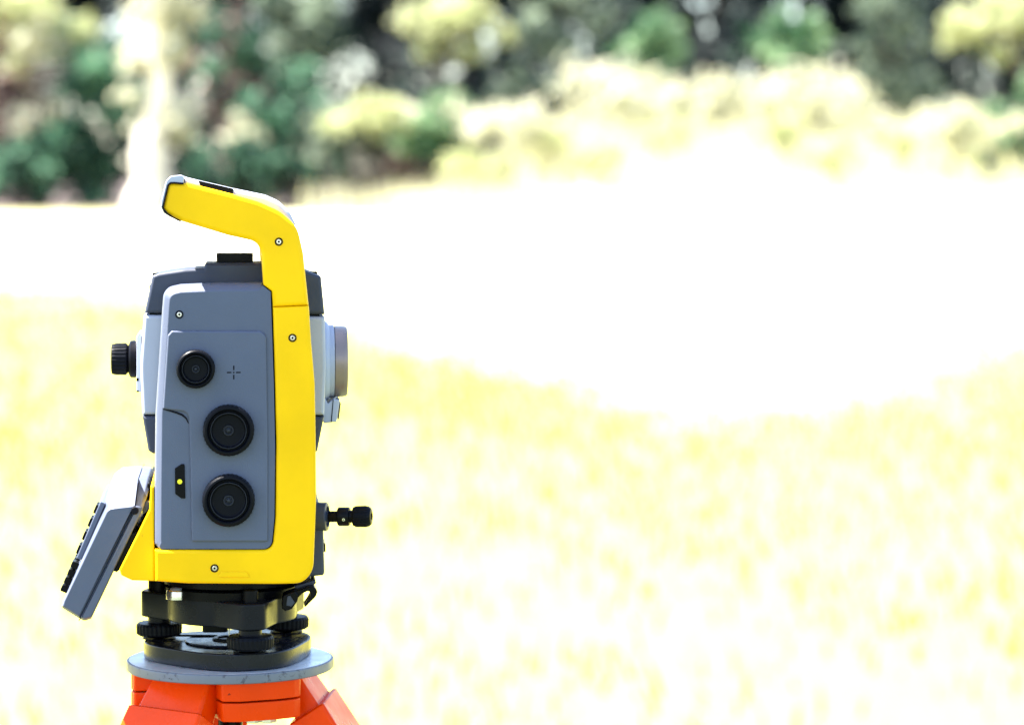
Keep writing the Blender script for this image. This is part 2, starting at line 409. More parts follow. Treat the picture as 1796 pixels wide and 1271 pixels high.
def clump_set(c, rx, ry, rz, k, r):
    out = []
    for _ in range(k):
        d = RNG.normal(size=3); d /= np.linalg.norm(d); q = RNG.random() ** 0.4
        q *= RNG.choice([1.0, 1.0, 1.35]); out.append((c[0] + d[0] * rx * q, c[1] + d[1] * ry * q, c[2] + d[2] * rz * q, r * RNG.uniform(0.35, 1.35)))
    return out
def wpx(px, py, d):
    return ((px - CX) / FPX * d, d + CAM.y, CAM.z - (py - HOR) / FPX * d)
def np_obj(name, V, F, mat, parent, off):
    o = bpy.data.objects.new(name, np_mesh(name, V - np.array(off), F, mat, False)); COL.objects.link(o); o.parent = parent; return o
def plain(name, vf, mat, parent):
    off = parent.location
    v = [(p[0] - off.x, p[1] - off.y, p[2] - off.z) for p in vf[0]]
    me = bpy.data.meshes.new(name); me.from_pydata(v, [], vf[1]); me.update()
    me.polygons.foreach_set('use_smooth', [True] * len(me.polygons)); me.materials.append(mat)
    o = bpy.data.objects.new(name, me); COL.objects.link(o); o.parent = parent; return o
def wob(a, b, k=6, amp=0.06):
    a, b = Vector(a), Vector(b)
    return [a.lerp(b, i / k) + Vector((random.uniform(-amp, amp), random.uniform(-amp, amp), 0)) * (0 if i in (0, k) else 1) for i in range(k + 1)]

def tree(label, px, d, trunk_r, crown, leaf, bk='dark', n=4500, size=0.11, lean=0.0, group='trees of the wood', k=26, cr=0.55):
    """crown: (px, py, rx_m, rz_m) as it stands in the picture, at distance d"""
    bx, by, _ = wpx(px, 400, d); bz = gz(bx, by) - 0.05
    t = thing('tree', label, 'tree', (bx, by, bz), 0, group)
    cx, cy, cz = wpx(crown[0], crown[1], d); top = (cx, by, cz + crown[3] * 0.75)
    fork = Vector((bx + (cx - bx) * 0.5 + lean, by, bz + (cz - bz) * 0.55))
    parts = [tube(wob((bx, by, bz), fork, 6, trunk_r * 0.25), [trunk_r * (1.5 if i == 0 else 1.05 - 0.07 * i) for i in range(7)], 10),
             tube(wob(fork, top, 6, 0.1), [trunk_r * (0.62 - 0.085 * i) for i in range(7)], 8)]
    cl = clump_set((cx, by, cz), crown[2], crown[2] * 0.8, crown[3], k, cr)
    for q in cl[:10]:
        parts.append(tube(wob(fork.lerp(Vector(top), random.uniform(0, 0.7)), q[:3], 4, 0.08), [trunk_r * (0.34 - 0.06 * i) for i in range(5)], 6))
    plain('trunk', join(*parts), BK[bk], t)
    if leaf in ('green', 'grey', 'brown', 'bright'): n, size = int(n * 0.75), size * 1.25
    Vv, Ff = leaf_cloud(cl, n, size); np_obj('crown', Vv, Ff, LM[leaf], t, (bx, by, bz))
    return t
def shrub(label, px, py, d, rx, rz, leaf, n=2200, size=0.075, k=14, cr=0.28, name='shrub', cat='shrub', group='shrubs along the edge of the wood'):
    cx, cy, cz = wpx(px, py, d); bz = gz(cx, cy) - 0.03
    t = thing(name, label, cat, (cx, cy, bz), 0, group)
    cl = clump_set((cx, cy, cz), rx * 1.1, rx * 0.9, rz * 1.1, int(k * 1.7), cr * 0.9)
    low = max(bz + 0.1, 0); cl = [(a, b, max(c, gz(a, b) + 0.12), r) for a, b, c, r in cl]
    st = [tube(wob((cx + random.uniform(-0.1, 0.1), cy + random.uniform(-0.1, 0.1), bz), q[:3], 4, 0.05), [0.024, 0.019, 0.014, 0.010, 0.006], 5) for q in cl[:9]]
    plain('stems', join(*st), BK['dark'], t)
    if leaf in ('green', 'grey', 'brown', 'bright'): n, size = int(n * 0.75), size * 1.25
    Vv, Ff = leaf_cloud(cl, n, size); np_obj('foliage', Vv, Ff, LM[leaf], t, (cx, cy, bz))
    return t

# the dark wood behind everything, left to right
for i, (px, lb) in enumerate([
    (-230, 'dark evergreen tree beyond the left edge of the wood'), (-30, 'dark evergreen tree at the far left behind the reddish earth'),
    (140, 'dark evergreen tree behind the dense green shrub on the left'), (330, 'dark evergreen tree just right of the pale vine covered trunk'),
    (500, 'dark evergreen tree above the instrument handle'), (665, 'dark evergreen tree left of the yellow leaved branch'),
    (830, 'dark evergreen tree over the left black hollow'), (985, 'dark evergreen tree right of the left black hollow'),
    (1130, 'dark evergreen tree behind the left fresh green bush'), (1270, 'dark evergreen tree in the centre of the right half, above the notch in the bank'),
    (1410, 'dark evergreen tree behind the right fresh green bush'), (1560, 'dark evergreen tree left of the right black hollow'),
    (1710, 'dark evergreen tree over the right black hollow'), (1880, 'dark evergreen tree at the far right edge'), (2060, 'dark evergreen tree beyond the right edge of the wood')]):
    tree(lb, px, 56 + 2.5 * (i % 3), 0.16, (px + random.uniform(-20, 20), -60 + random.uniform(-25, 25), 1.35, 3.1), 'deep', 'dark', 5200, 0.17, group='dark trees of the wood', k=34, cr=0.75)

# left: the pale trunk wrapped in leaves, and its neighbours
tree('pale tree trunk with painted-in sunlight, wrapped in sunlit yellow vine leaves, left of the handle', 262, 42.5, 0.30, (278, 95, 0.50, 1.75), 'pale', 'pale', 1900, 0.085, group='trees of the wood', k=60, cr=0.22)
tree('tree with bright sunlit yellow leaves in the top left corner', -60, 44, 0.10, (10, 30, 0.95, 0.60), 'lime', 'red', 2600, 0.09, group='trees of the wood', k=34, cr=0.24)
tree('tree with hanging pale green leaves above the handle', 585, 46, 0.09, (530, 25, 0.55, 0.85), 'grey', 'red', 2200, 0.09, group='trees of the wood', k=30, cr=0.24)
tree('tree with a broad pale yellow leaved branch, top centre', 720, 46, 0.09, (795, 45, 0.72, 0.42), 'lime', 'dark', 2300, 0.085, group='trees of the wood', k=34, cr=0.22)
tree('tree with a broad pale yellow leaved branch, top right corner', 1835, 46, 0.09, (1745, 45, 0.72, 0.42), 'lime', 'dark', 2300, 0.085, group='trees of the wood', k=34, cr=0.22)
tree('thin grey green tree between the left hollow and the left green bush', 1010, 47, 0.06, (985, 70, 0.62, 0.95), 'grey', 'dark', 1700, 0.075, group='trees of the wood', k=34, cr=0.24)
tree('thin grey green tree between the right hollow and the right green bush', 1530, 47, 0.06, (1555, 70, 0.62, 0.95), 'grey', 'dark', 1700, 0.075, group='trees of the wood', k=34, cr=0.24)
tree('slim reddish tree with sparse dark leaves right of the pale trunk', 395, 45, 0.07, (410, 60, 0.55, 0.9), 'green', 'red', 1500, 0.08, group='trees of the wood', k=12, cr=0.3)

shrub('dense blue green shrub left of the pale trunk', 160, 190, 44, 0.55, 1.25, 'green', 4200, 0.085, 26, 0.36)
shrub('low blue green shrub in the lower left corner of the wood', 60, 280, 43.5, 0.75, 0.35, 'green', 2400, 0.08, 16, 0.28)
shrub('brown dead leaved shrub at the left edge', 30, 170, 46, 0.55, 0.6, 'brown', 1800, 0.08, 14, 0.3)
shrub('pale shrub painted as a sunlit patch at the left edge below the brown one', 70, 218, 44.5, 0.42, 0.20, 'pale', 700, 0.07, 8, 0.2)  # pale leaves stand in for a patch of sunlight
shrub('purplish brown shrub between the pale trunk and the handle', 420, 150, 47, 0.6, 0.75, 'brown', 2300, 0.085, 16, 0.32)
shrub('small pale shrub painted as a sunlit patch right of the pale trunk', 425, 232, 44, 0.22, 0.16, 'pale', 500, 0.06, 6, 0.16)  # added clump whose pale colour plays a spot of sun
shrub('blue green shrub above the bend of the handle', 520, 220, 44.5, 0.62, 0.75, 'green', 3400, 0.08, 20, 0.33)
shrub('low dark shrub at the foot of the wood behind the handle', 420, 300, 43.5, 0.85, 0.30, 'green', 2200, 0.075, 16, 0.25)
shrub('sunlit pale green shrub right of the handle', 625, 250, 43, 0.55, 0.55, 'grey', 2400, 0.075, 16, 0.28)
shrub('brown dry shrub at the foot of the wood, left of the bank', 690, 315, 42.5, 0.45, 0.22, 'brown', 1200, 0.065, 10, 0.2)
shrub('bushy green shrub with yellow top at the left end of the bank', 765, 235, 42, 0.50, 0.52, 'bright', 2300, 0.07, 26, 0.2)
shrub('bushy green shrub with yellow top at the right end of the bank', 1780, 235, 42, 0.50, 0.52, 'bright', 2300, 0.07, 26, 0.2)
shrub('pale yellow shrub in full sun at the left end of the bank', 690, 195, 43, 0.55, 0.18, 'pale', 1300, 0.07, 10, 0.22)
shrub('fresh green bush on the bank, left of the centre gap', 1150, 80, 46, 0.50, 0.52, 'bright', 2600, 0.075, 26, 0.22)
shrub('fresh green bush on the bank, right of the centre gap', 1392, 80, 46, 0.50, 0.52, 'bright', 2600, 0.075, 26, 0.22)
shrub('bleached pale shrub on the bank under the left green bush', 1110, 170, 44.5, 0.85, 0.36, 'pale', 1500, 0.085, 30, 0.30)
shrub('bleached pale shrub on the bank under the right green bush', 1430, 170, 44.5, 0.85, 0.36, 'pale', 1500, 0.085, 30, 0.30)
shrub('small bleached shrub in the notch of the bank', 1270, 175, 44.5, 0.32, 0.24, 'pale', 600, 0.075, 12, 0.26)
shrub('grey dry shrub under the left black hollow', 935, 160, 46.5, 0.55, 0.28, 'grey', 1400, 0.07, 12, 0.2)
shrub('grey dry shrub under the right black hollow', 1605, 160, 46.5, 0.55, 0.28, 'grey', 1400, 0.07, 12, 0.2)

shrub('low bleached shrub at the foot of the bank, right of the green shrub', 880, 215, 41.5, 0.7, 0.2, 'pale', 1500, 0.07, 16, 0.2)
shrub('low bleached shrub at the right foot of the bank, left of the green shrub', 1660, 215, 41.5, 0.7, 0.2, 'pale', 1500, 0.07, 16, 0.2)
shrub('sunlit lime green shrub at the left foot of the bank', 650, 205, 41.8, 0.45, 0.22, 'lime', 1100, 0.07, 12, 0.2)
shrub('tall sunlit pale green shrub above the bend of the handle', 575, 60, 45.5, 0.36, 0.65, 'grey', 1300, 0.075, 24, 0.2)
shrub('pale sunlit shrub in the upper left, beside the dense green shrub', 75, 70, 43.8, 0.38, 0.30, 'pale', 1000, 0.075, 10, 0.22)

for px, py, d, lb in [
    (960, 240, 42.2, 'faded yellow green bush on the bank below the left grey dry shrub'),
    (1060, 275, 41.2, 'faded yellow green bush on the bank, lower left of the centre notch'),
    (1170, 235, 42.6, 'faded yellow green bush on the bank just left of the centre notch'),
    (1375, 235, 42.6, 'faded yellow green bush on the bank just right of the centre notch'),
    (1480, 275, 41.2, 'faded yellow green bush on the bank, lower right of the centre notch'),
    (1580, 240, 42.2, 'faded yellow green bush on the bank below the right grey dry shrub'),
    (830, 290, 41.0, 'faded yellow green bush at the low left end of the bank')]:
    shrub(lb, px, py, d, 0.40, 0.16, 'lime', 420, 0.07, 12, 0.22, group='faded bushes on the bank')

# undergrowth of the wood, one dark mass added to fill the shaded gaps
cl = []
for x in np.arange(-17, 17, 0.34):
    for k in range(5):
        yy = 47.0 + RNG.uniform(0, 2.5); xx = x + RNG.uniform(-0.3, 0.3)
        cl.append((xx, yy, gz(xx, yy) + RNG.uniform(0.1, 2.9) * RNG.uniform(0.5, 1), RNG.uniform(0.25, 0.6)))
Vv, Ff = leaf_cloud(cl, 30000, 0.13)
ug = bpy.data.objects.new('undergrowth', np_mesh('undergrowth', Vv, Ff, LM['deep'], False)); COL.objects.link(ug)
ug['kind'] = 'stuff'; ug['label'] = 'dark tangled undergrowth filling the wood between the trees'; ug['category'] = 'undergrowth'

# grass nobody could count: tufts of tall straw in the field and on the bank
def blades(n, x0, x1, d0, d1, h0, h1, keep):
    d = np.sqrt(RNG.uniform(d0 ** 2, d1 ** 2, n)); x = RNG.uniform(x0, x1, n)
    tuft = RNG.integers(0, max(n // 9, 1), n); tx = RNG.normal(0, 0.30, n); ty = RNG.normal(0, 0.45, n)
    x = x[tuft] + tx; d = d[tuft] + ty; y = d - 2.32
    k = keep(x, d); x, y, d = x[k], y[k], d[k]; n = len(x)
    z = ground_z(x, y) - 0.02; h = RNG.uniform(h0, h1, n); a = RNG.uniform(0, math.pi * 2, n); wd = RNG.uniform(0.006, 0.014, n)
    lean = RNG.normal(0, 0.22, (n, 2)) * h[:, None]
    ca, sa = np.cos(a) * wd, np.sin(a) * wd
    V = np.stack([np.stack([x - ca, y - sa, z], 1), np.stack([x + ca, y + sa, z], 1),
                  np.stack([x + lean[:, 0] * 0.4 + ca * 0.8, y + lean[:, 1] * 0.4 + sa * 0.8, z + h * 0.6], 1),
                  np.stack([x + lean[:, 0] * 0.4 - ca * 0.8, y + lean[:, 1] * 0.4 - sa * 0.8, z + h * 0.6], 1),
                  np.stack([x + lean[:, 0], y + lean[:, 1], z + h], 1)], 1).reshape(-1, 3)
    b = np.arange(n) * 5
    F = np.concatenate([np.stack([b, b + 1, b + 2], 1), np.stack([b, b + 2, b + 3], 1), np.stack([b + 3, b + 2, b + 4], 1)])
    return V, F
Vv, Ff = blades(60000, -9, 9, 7.2, 32, 0.03, 0.15, lambda x, d: (d + RNG.normal(0, 1.6, len(x)) < np.interp(x, [e[0] for e in GRASS_EDGE], [e[1] for e in GRASS_EDGE])) & (np.abs(x) < d * 0.2 + 2.5))
gr = bpy.data.objects.new('tall_grass', np_mesh('tall_grass', Vv, Ff, LM['straw'], False)); COL.objects.link(gr)
gr['kind'] = 'stuff'; gr['label'] = 'tall dry straw yellow grass covering the near field'; gr['category'] = 'grass'
Vv, Ff = blades(30000, -3.5, 12, 37, 47.5, 0.10, 0.6, lambda x, d: (x > -1.9 + RNG.normal(0, 0.8, len(x))) & (d > 40 + RNG.normal(0, 1.5, len(x))))
gr = bpy.data.objects.new('bank_grass', np_mesh('bank_grass', Vv, Ff, LM['bleached'], False)); COL.objects.link(gr)
gr['kind'] = 'stuff'; gr['label'] = 'short bleached grass on the sunlit bank below the wood'; gr['category'] = 'grass'

# ------------------------------------------------------------------ heights of the stack
ZT = CAM.z - 0.375          # top of the tripod plate
ZI = CAM.z - 0.3022         # underside of the instrument
TH0 = math.radians(-76.5)   # the tribrach's near corner

# ------------------------------------------------------------------ tripod
tri = thing('tripod', 'orange painted surveying tripod with a worn round metal plate on top', 'tripod', (CTR.x, 0, gz(CTR.x, 0)), YAW)
PCX = L(404, 1152, 0).x
def circ(r, n, cx=0, cy=0, a0=0): return [(cx + r * math.cos(a0 + 2 * math.pi * i / n), cy + r * math.sin(a0 + 2 * math.pi * i / n)) for i in range(n)]
tpl = mk('top_plate', slabz(circ(0.0822, 128, PCX), [(0, ZT - 0.0074), (0, ZT)]), 'alu', tri, label='round milled aluminium top plate')
rim = [[(PCX + r * math.cos(2 * math.pi * i / 160), r * math.sin(2 * math.pi * i / 160), z) for i in range(160)] for r, z in
       [(0.0823, ZT - 0.0078), (0.0834, ZT - 0.0078), (0.0842, ZT - 0.0071), (0.0842, ZT - 0.0011), (0.0836, ZT - 0.0003), (0.0823, ZT - 0.0001)]]
mk('rim', loft(rim, caps=False), 'alu_rim', tpl, label='worn grey rim with nicks')
# casting: three double blocks between the legs and a core
mk('head_core', slabz(circ(0.058, 48, PCX), [(0, ZT - 0.036), (0, ZT - 0.0085)]), 'orange', tri)
for k in range(3):
    a = math.radians(-70 + 120 * k); ca, sa = math.cos(a), math.sin(a)
    def rot(pts): return [(PCX + x * ca - y * sa, x * sa + y * ca) for x, y in pts]
    blk = fillet([(0.030, -0.030, 0.002), (0.070, -0.0325, 0.004), (0.0765, -0.020, 0.006), (0.0785, 0.010, 0.01), (0.0765, 0.026, 0.006), (0.072, 0.0335, 0.003), (0.030, 0.030, 0.002)], 4)
    mk('head_block', slabz(rot(blk), quarter(0.0011, ZT - 0.0225, ZT - 0.0084, 2)), 'orange', tri)
    mk('head_block', slabz(rot(blk), quarter(0.0011, ZT - 0.0385, ZT - 0.0238, 2)), 'orange', tri)
mk('centre_bolt', join(lathe((PCX, 0, ZT - 0.10), (0, 0, 1), [(0.0, 0), (0.017, 0), (0.019, 0.002), (0.019, 0.02), (0.010, 0.022), (0.010, 0.0755)], 32)), 'black_gloss', tri)
for k in range(2):
    mk('bolt', lathe((PCX + 0.018 + 0.012 * k, -0.05, ZT - 0.044), (0, 0, 1), [(0, 0), (0.006, 0), (0.007, 0.001), (0.007, 0.0065)], 6), 'steel', tri)
SPL = math.radians(33)
for k in range(3):
    a = math.radians(-130 + 120 * k)
    rad = Vector((math.cos(a), math.sin(a), 0)); tan = Vector((-rad.y, rad.x, 0))
    wd = (rad * math.sin(SPL) - Vector((0, 0, 1)) * math.cos(SPL)).normalized()      # down the leg
    out = (rad * math.cos(SPL) + Vector((0, 0, 1)) * math.sin(SPL)).normalized()     # outward face
    top = Vector((PCX, 0, ZT - 0.017)) + rad * 0.052
    lx, ly = (CTR.x + PCX, 0)
    length = (ZT - 0.017 - 0.012) / math.cos(SPL)
    def P(u, v, t): return tuple(top + tan * u + out * v + wd * t)
    def bar(sections, mat, name, par, b=0.0016):
        """sections: (t, u0, u1, v0, v1)"""
        rings = []
        for i, (t, u0, u1, v0, v1) in enumerate(sections):
            poly = fillet([(u0, v0, b), (u1, v0, b), (u1, v1, b), (u0, v1, b)], 3)
            rings.append([P(x, y, t) for x, y in poly])
        return mk(name, loft(rings), mat, par)
    lg = bar([(-0.004, -0.0285, 0.0285, -0.004, 0.008), (0.0, -0.030, 0.030, -0.006, 0.012), (0.028, -0.0325, 0.0325, -0.010, 0.013), (0.05, -0.0345, 0.0345, -0.014, 0.013)], 'orange', 'leg', tri, 0.003)
    bar([(0.0262, -0.0365, 0.0365, -0.014, 0.0165), (0.0275, -0.0380, 0.0380, -0.0155, 0.018), (0.098, -0.0425, 0.0425, -0.023, 0.018), (0.10, -0.0405, 0.0405, -0.021, 0.016)], 'orange', 'socket', lg, 0.003)
    for s in (-1, 1):
        c = s * 0.029
        bar([(0.08, c - 0.011, c + 0.011, -0.012, 0.011), (0.80, c - 0.011, c + 0.011, -0.012, 0.011)], 'orange_pole', 'rail', lg, 0.003)
        mk('bolt', lathe(P(s * 0.0395, 0, 0.05), tan * s, [(0, -0.004), (0.006, -0.004), (0.006, 0.003), (0.0045, 0.005), (0, 0.005)], 16), 'black_gloss', lg)
    bar([(0.70, -0.047, 0.047, -0.020, 0.018), (0.77, -0.047, 0.047, -0.020, 0.018)], 'orange', 'clamp', lg, 0.003)
    mk('clamp_knob', lathe(P(0, 0.018, 0.735), out, [(0.006, 0), (0.006, 0.012), (0.018, 0.013), (0.019, 0.026), (0, 0.028)], 36, 12, 0.002, (2, 3)), 'black_gloss', lg)
    bar([(0.55, -0.015, 0.015, -0.010, 0.009), (length - 0.11, -0.015, 0.015, -0.010, 0.009)], 'orange_pole', 'lower_rail', lg, 0.003)
    bar([(length - 0.13, -0.017, 0.017, -0.013, 0.013), (length - 0.05, -0.012, 0.012, -0.010, 0.010), (length + 0.012, -0.002, 0.002, -0.002, 0.002)], 'steel', 'shoe', lg, 0.0008)
    bar([(length - 0.105, -0.04, 0.0, 0.012, 0.030), (length - 0.098, -0.04, 0.0, 0.012, 0.030)], 'steel', 'foot_step', lg, 0.002)

# ------------------------------------------------------------------ tribrach
tb = thing('tribrach', 'black levelling base with three ribbed foot screws between tripod and instrument', 'tribrach', (CTR.x, 0, ZT), YAW)
BX = L(407, 1130, 0).x
def lob(r0, r1, n=120, sharp=1.0):
    out = []
    for i in range(n):
        t = 2 * math.pi * i / n; c = math.cos(3 * (t - TH0))
        out.append((BX + (r0 + r1 * c) * math.cos(t), (r0 + r1 * c) * math.sin(t)))
    return out
def flats(poly, lim):
    out = []
    for x, y in poly:
        x -= BX
        for k in range(3):
            a = TH0 + k * 2 * math.pi / 3; d = x * math.cos(a) + y * math.sin(a)
            if d > lim: x -= (d - lim) * math.cos(a); y -= (d - lim) * math.sin(a)
        out.append((x + BX, y))
    return out
base = flats(lob(0.0665, 0.0064, 180), 0.0712)
mk('base_plate', slabz(base, quarter(0.0012, ZT + 0.0003, ZT + 0.0138, 3)), 'satin', tb)
mk('spring_plate', slabz(circ(0.034, 64, BX - 0.004, -0.004), quarter(0.0008, ZT + 0.0139, ZT + 0.0156, 2)), 'satin', tb)
mk('centre_ring', lathe((BX - 0.003, -0.004, ZT + 0.0157), (0, 0, 1), [(0.013, 0), (0.013, 0.0012), (0.0115, 0.0018), (0.009, 0.0012), (0.009, 0.0003), (0, 0.0003)], 48), 'black_gloss', tb)
ZB0, ZB1 = CAM.z - 0.3424, CAM.z - 0.3213
KZ = CAM.z - 0.3530
FS = []
for k in range(3):
    a = TH0 + k * 2 * math.pi / 3 * -1
    fx, fy = BX + 0.062 * math.cos(a), 0.062 * math.sin(a); FS.append((fx, fy))
    s = mk('foot_screw', lathe((fx, fy, KZ), (0, 0, 1), [(0.0, -0.0052), (0.0165, -0.0052), (0.0186, -0.0036), (0.0188, 0.003), (0.0172, 0.0050), (0.011, 0.0056), (0.0, 0.0056)], 120, 30, 0.0007, (2, 3)), 'black', tb, 30)
    mk('stem', lathe((fx, fy, 0), (0, 0, 1), [(0.0092, KZ + 0.0054), (0.0092, ZB0 - 0.001), (0.0105, ZB0), (0.0105, ZB0 + 0.001)], 32), 'charcoal', s)
    mk('foot', lathe((fx, fy, ZT), (0, 0, 1), [(0.0, 0.0139), (0.010, 0.0139), (0.008, 0.0148), (0.0045, 0.0155), (0.0045, 0.0172)], 32), 'black_gloss', s)
    mk('foot_cover', slabz([(fx + 0.0105 * math.cos(2 * math.pi * i / 24) * 1.3, fy + 0.0105 * math.sin(2 * math.pi * i / 24) * 1.3) for i in range(24)], quarter(0.0005, ZT + 0.0139, ZT + 0.0147, 2)), 'black_gloss', tb)
    mk('screw_cap', lathe((fx, fy, ZB1), (0, 0, 1), [(0.0062, -0.001), (0.0062, 0.0085), (0.0052, 0.0098), (0, 0.0098)] if k != 1 else [(0.009, -0.001), (0.009, 0.010), (0.0066, 0.0105), (0.0066, 0.0165), (0, 0.0165)], 32), 'black_gloss', tb)
def body_poly(grow=0.0):
    """round hub with three stubby lobes carrying the foot screws"""
    out = []; n = 240
    for i in range(n):
        t = 2 * math.pi * i / n; best = 0.0525 + grow
        rr = 0.0150 + grow
        for k in range(3):
            a = TH0 + k * 2 * math.pi / 3; da = (t - a + math.pi) % (2 * math.pi) - math.pi
            h = 0.0605 * math.sin(da)
            if abs(h) < rr: best = max(best, 0.0605 * math.cos(da) + math.sqrt(rr * rr - h * h))
            dm = (t - a - math.pi / 3 + math.pi) % (2 * math.pi) - math.pi       # straight flank between two lobes
            if abs(dm) < math.pi / 3: best = max(best, min((0.03025 + rr) / math.cos(dm), 0.0755))
        out.append((BX + best * math.cos(t), best * math.sin(t)))
    for _ in range(2):
        out = [((out[i - 1][0] + 2 * out[i][0] + out[(i + 1) % n][0]) / 4, (out[i - 1][1] + 2 * out[i][1] + out[(i + 1) % n][1]) / 4) for i in range(n)]
    return out
mk('tribrach_body', slabz(body_poly(), quarter(0.0015, ZB0, ZB1, 3)), 'charcoal', tb, 30)
mk('lock_ring', lathe((BX, 0, 0), (0, 0, 1), [(0.0545, ZB1 - 0.001), (0.0545, ZB1 + 0.006), (0.051, ZB1 + 0.0075), (0.0555, ZB1 + 0.009), (0.0555, ZI - 0.003), (0.05, ZI - 0.0008)], 96), 'black_gloss', tb)
c0 = L(377, 1100, -0.012)
mk('plummet_housing', slabz(fillet([(c0.x - 0.010, c0.y - 0.012, 0.003), (c0.x + 0.0105, c0.y - 0.012, 0.003), (c0.x + 0.0105, c0.y + 0.02, 0.003), (c0.x - 0.010, c0.y + 0.02, 0.003)], 4), quarter(0.001, ZB0 - 0.0085, ZB0 + 0.001, 2)), 'black_gloss', tb)
mk('locking_pin', lathe((L(402, 1110, -0.01).x, -0.01, ZT + 0.0139), (0, 0, 1), [(0.0008, 0), (0.0008, ZB0 - ZT - 0.0135)], 10), 'steel', tb)
mk('arm', tube([(FS[1][0] + 0.01, FS[1][1] - 0.003, ZT + 0.0165), (BX - 0.012, 0.012, ZT + 0.0160)], 0.0009, 8), 'black_gloss', tb)
# circular level
lc = L(310, 1034, -0.030)
lv = mk('bubble_level', lathe((lc.x, -0.030, ZB1 - 0.001), (0, 0, 1), [(0.0085, 0), (0.0085, 0.006), (0.0075, 0.0075), (0.006, 0.0075), (0.006, 0.0068), (0, 0.0068)], 40), 'steel', tb)
mk('vial', lathe((lc.x, -0.030, ZB1 + 0.0056), (0, 0, 1), [(0.0055, 0), (0.0055, 0.0014), (0.004, 0.0024), (0, 0.0028)], 32), 'grey_pale', lv)
# clamp lever on the right
def lever():
    pts = [(0.0, 0.0), (0.011, 0.0035), (0.021, 0.010), (0.026, 0.0155)]
    return pts
lv0 = L(497, 1056, -0.045)
lev = mk('clamp_lever', px_slab([(494, 1064, 3), (496, 1042, 3), (506, 1037, 3), (517, 1033, 3), (524, 1040, 3), (521, 1052, 4), (512, 1065, 3), (500, 1069, 3)], -0.052, -0.060, -0.040, 0.0012, 3), 'black_gloss', tb)
mk('lever_blade', px_slab([(508, 1037, 1), (521, 1031, 6), (541, 1024.5, 6), (551, 1025, 6), (556.5, 1033, 6), (553, 1042, 6), (543, 1052, 4), (534.5, 1060.5, 1), (533, 1058, 1), (540, 1048, 3), (545, 1038, 6), (541, 1031.5, 4), (530, 1036, 6), (520, 1046, 3)], -0.045, -0.058, -0.034, 0.0009, 3), 'black_gloss', lev)
mk('lever_plate', px_slab([(502, 1061, 1), (504, 1046, 1), (509, 1044, 1), (517, 1056, 1), (511, 1063, 1)], -0.061, -0.0612, -0.0590, 0.0004, 2), 'grey_dark', lev)
mk('lever_bracket', px_slab([(515, 1023, 1), (552, 1012, 2), (554, 1018, 2), (538, 1028, 2), (520, 1031, 2)], -0.03, -0.045, 0.0, 0.001, 2), 'grey_dark', tb)

# ------------------------------------------------------------------ total station
ts = thing('total_station', 'yellow and blue grey surveying total station mounted on the orange tripod', 'survey instrument', (CTR.x, 0, ZI), YAW)
YF = -0.094
FRAME = [(478.5, 538.6, 0), (541.6, 535.8, 0), (545.4, 595, 0), (552, 672, 40), (553.5, 760, 0), (554.5, 878, 0), (549.5, 1000, 60), (531, 1022.5, 50), (480, 1023.5, 0), (330, 1022.5, 0), (272, 1018.5, 1),
         (271.5, 963.5, 1), (478, 963.5, 16), (483.5, 905, 0), (484.8, 782, 0), (482.6, 672, 0)]
mk('side_frame', px_slab(FRAME, YF, YF - 0.002, -0.050, 0.0028, 4), 'yellow', ts)
HANDLE = [(478.3, 538.2, 0), (476.5, 510.5, 0), (462, 499.5, 0), (460, 468, 0), (457, 425, 26), (400, 412.5, 40), (317, 387.5, 0), (292, 374, 6), (285, 365, 3), (294, 321, 8), (330, 321, 6),
          (408, 340.5, 0), (453, 353.5, 60), (490, 370, 60), (521, 396, 60), (532, 445, 40), (536, 485, 0), (541.3, 535.4, 0)]
mk('handle', px_slab(HANDLE, YF, YF - 0.002, -0.052, 0.0038, 5), 'yellow', ts)
mk('handle', mirror_y(px_slab(HANDLE, YF, YF - 0.002, -0.052, 0.0038, 5)), 'yellow', ts)
mk('side_frame', mirror_y(px_slab(FRAME, YF, YF - 0.002, -0.050, 0.0028, 4)), 'yellow', ts)
COVER = [(321.5, 330, 0), (323.5, 310, 2), (341, 314.3, 0), (408, 330, 0), (440, 336.5, 40), (466, 342, 40), (490, 353, 40), (508, 372, 30), (519, 393, 2), (508, 402, 0), (480, 378, 30), (440, 360, 30), (400, 350, 0)]
mk('handle_cover', px_slab(COVER, -0.086, -0.0835, 0.0835, 0.004, 4), 'grey_pale', ts)
mk('handle_slot', px_slab([(347, 316.3, 0), (409, 330.8, 0), (409, 342, 0), (353, 329, 0)], -0.086, -0.0852, -0.070, 0.0004, 2), 'black_gloss', ts)
CAP = [(321.5, 322.5, 1), (299, 321.2, 3), (294.2, 325, 3), (285.8, 363, 3), (289.5, 371.5, 3), (301, 379, 2), (300, 381.5, 1), (287, 373.5, 3), (281.8, 362, 4), (283, 350, 6), (291.5, 317, 8), (300, 308.5, 8), (319, 307, 3), (322.8, 312, 1)]
mk('grip_cap', px_slab(CAP, YF, YF - 0.0022, 0.0962, 0.0009, 3), 'grey_pale', ts)
mk('grip', px_slab([(298, 326, 6), (336, 330, 6), (340, 388, 8), (318, 386, 6), (291, 369, 6)], -0.05, -0.055, 0.055, 0.001, 3), 'grey_pale', ts)
gask = [L(px, py, YF - 0.0026) for px, py in [(322, 322.3), (306, 320.8), (299, 321), (295, 324.5), (290, 345), (285.6, 363.5), (289, 371.5), (300, 379.3), (317, 388)]]
mk('grip_seal', tube(gask, 0.00075, 8), 'black_gloss', ts)

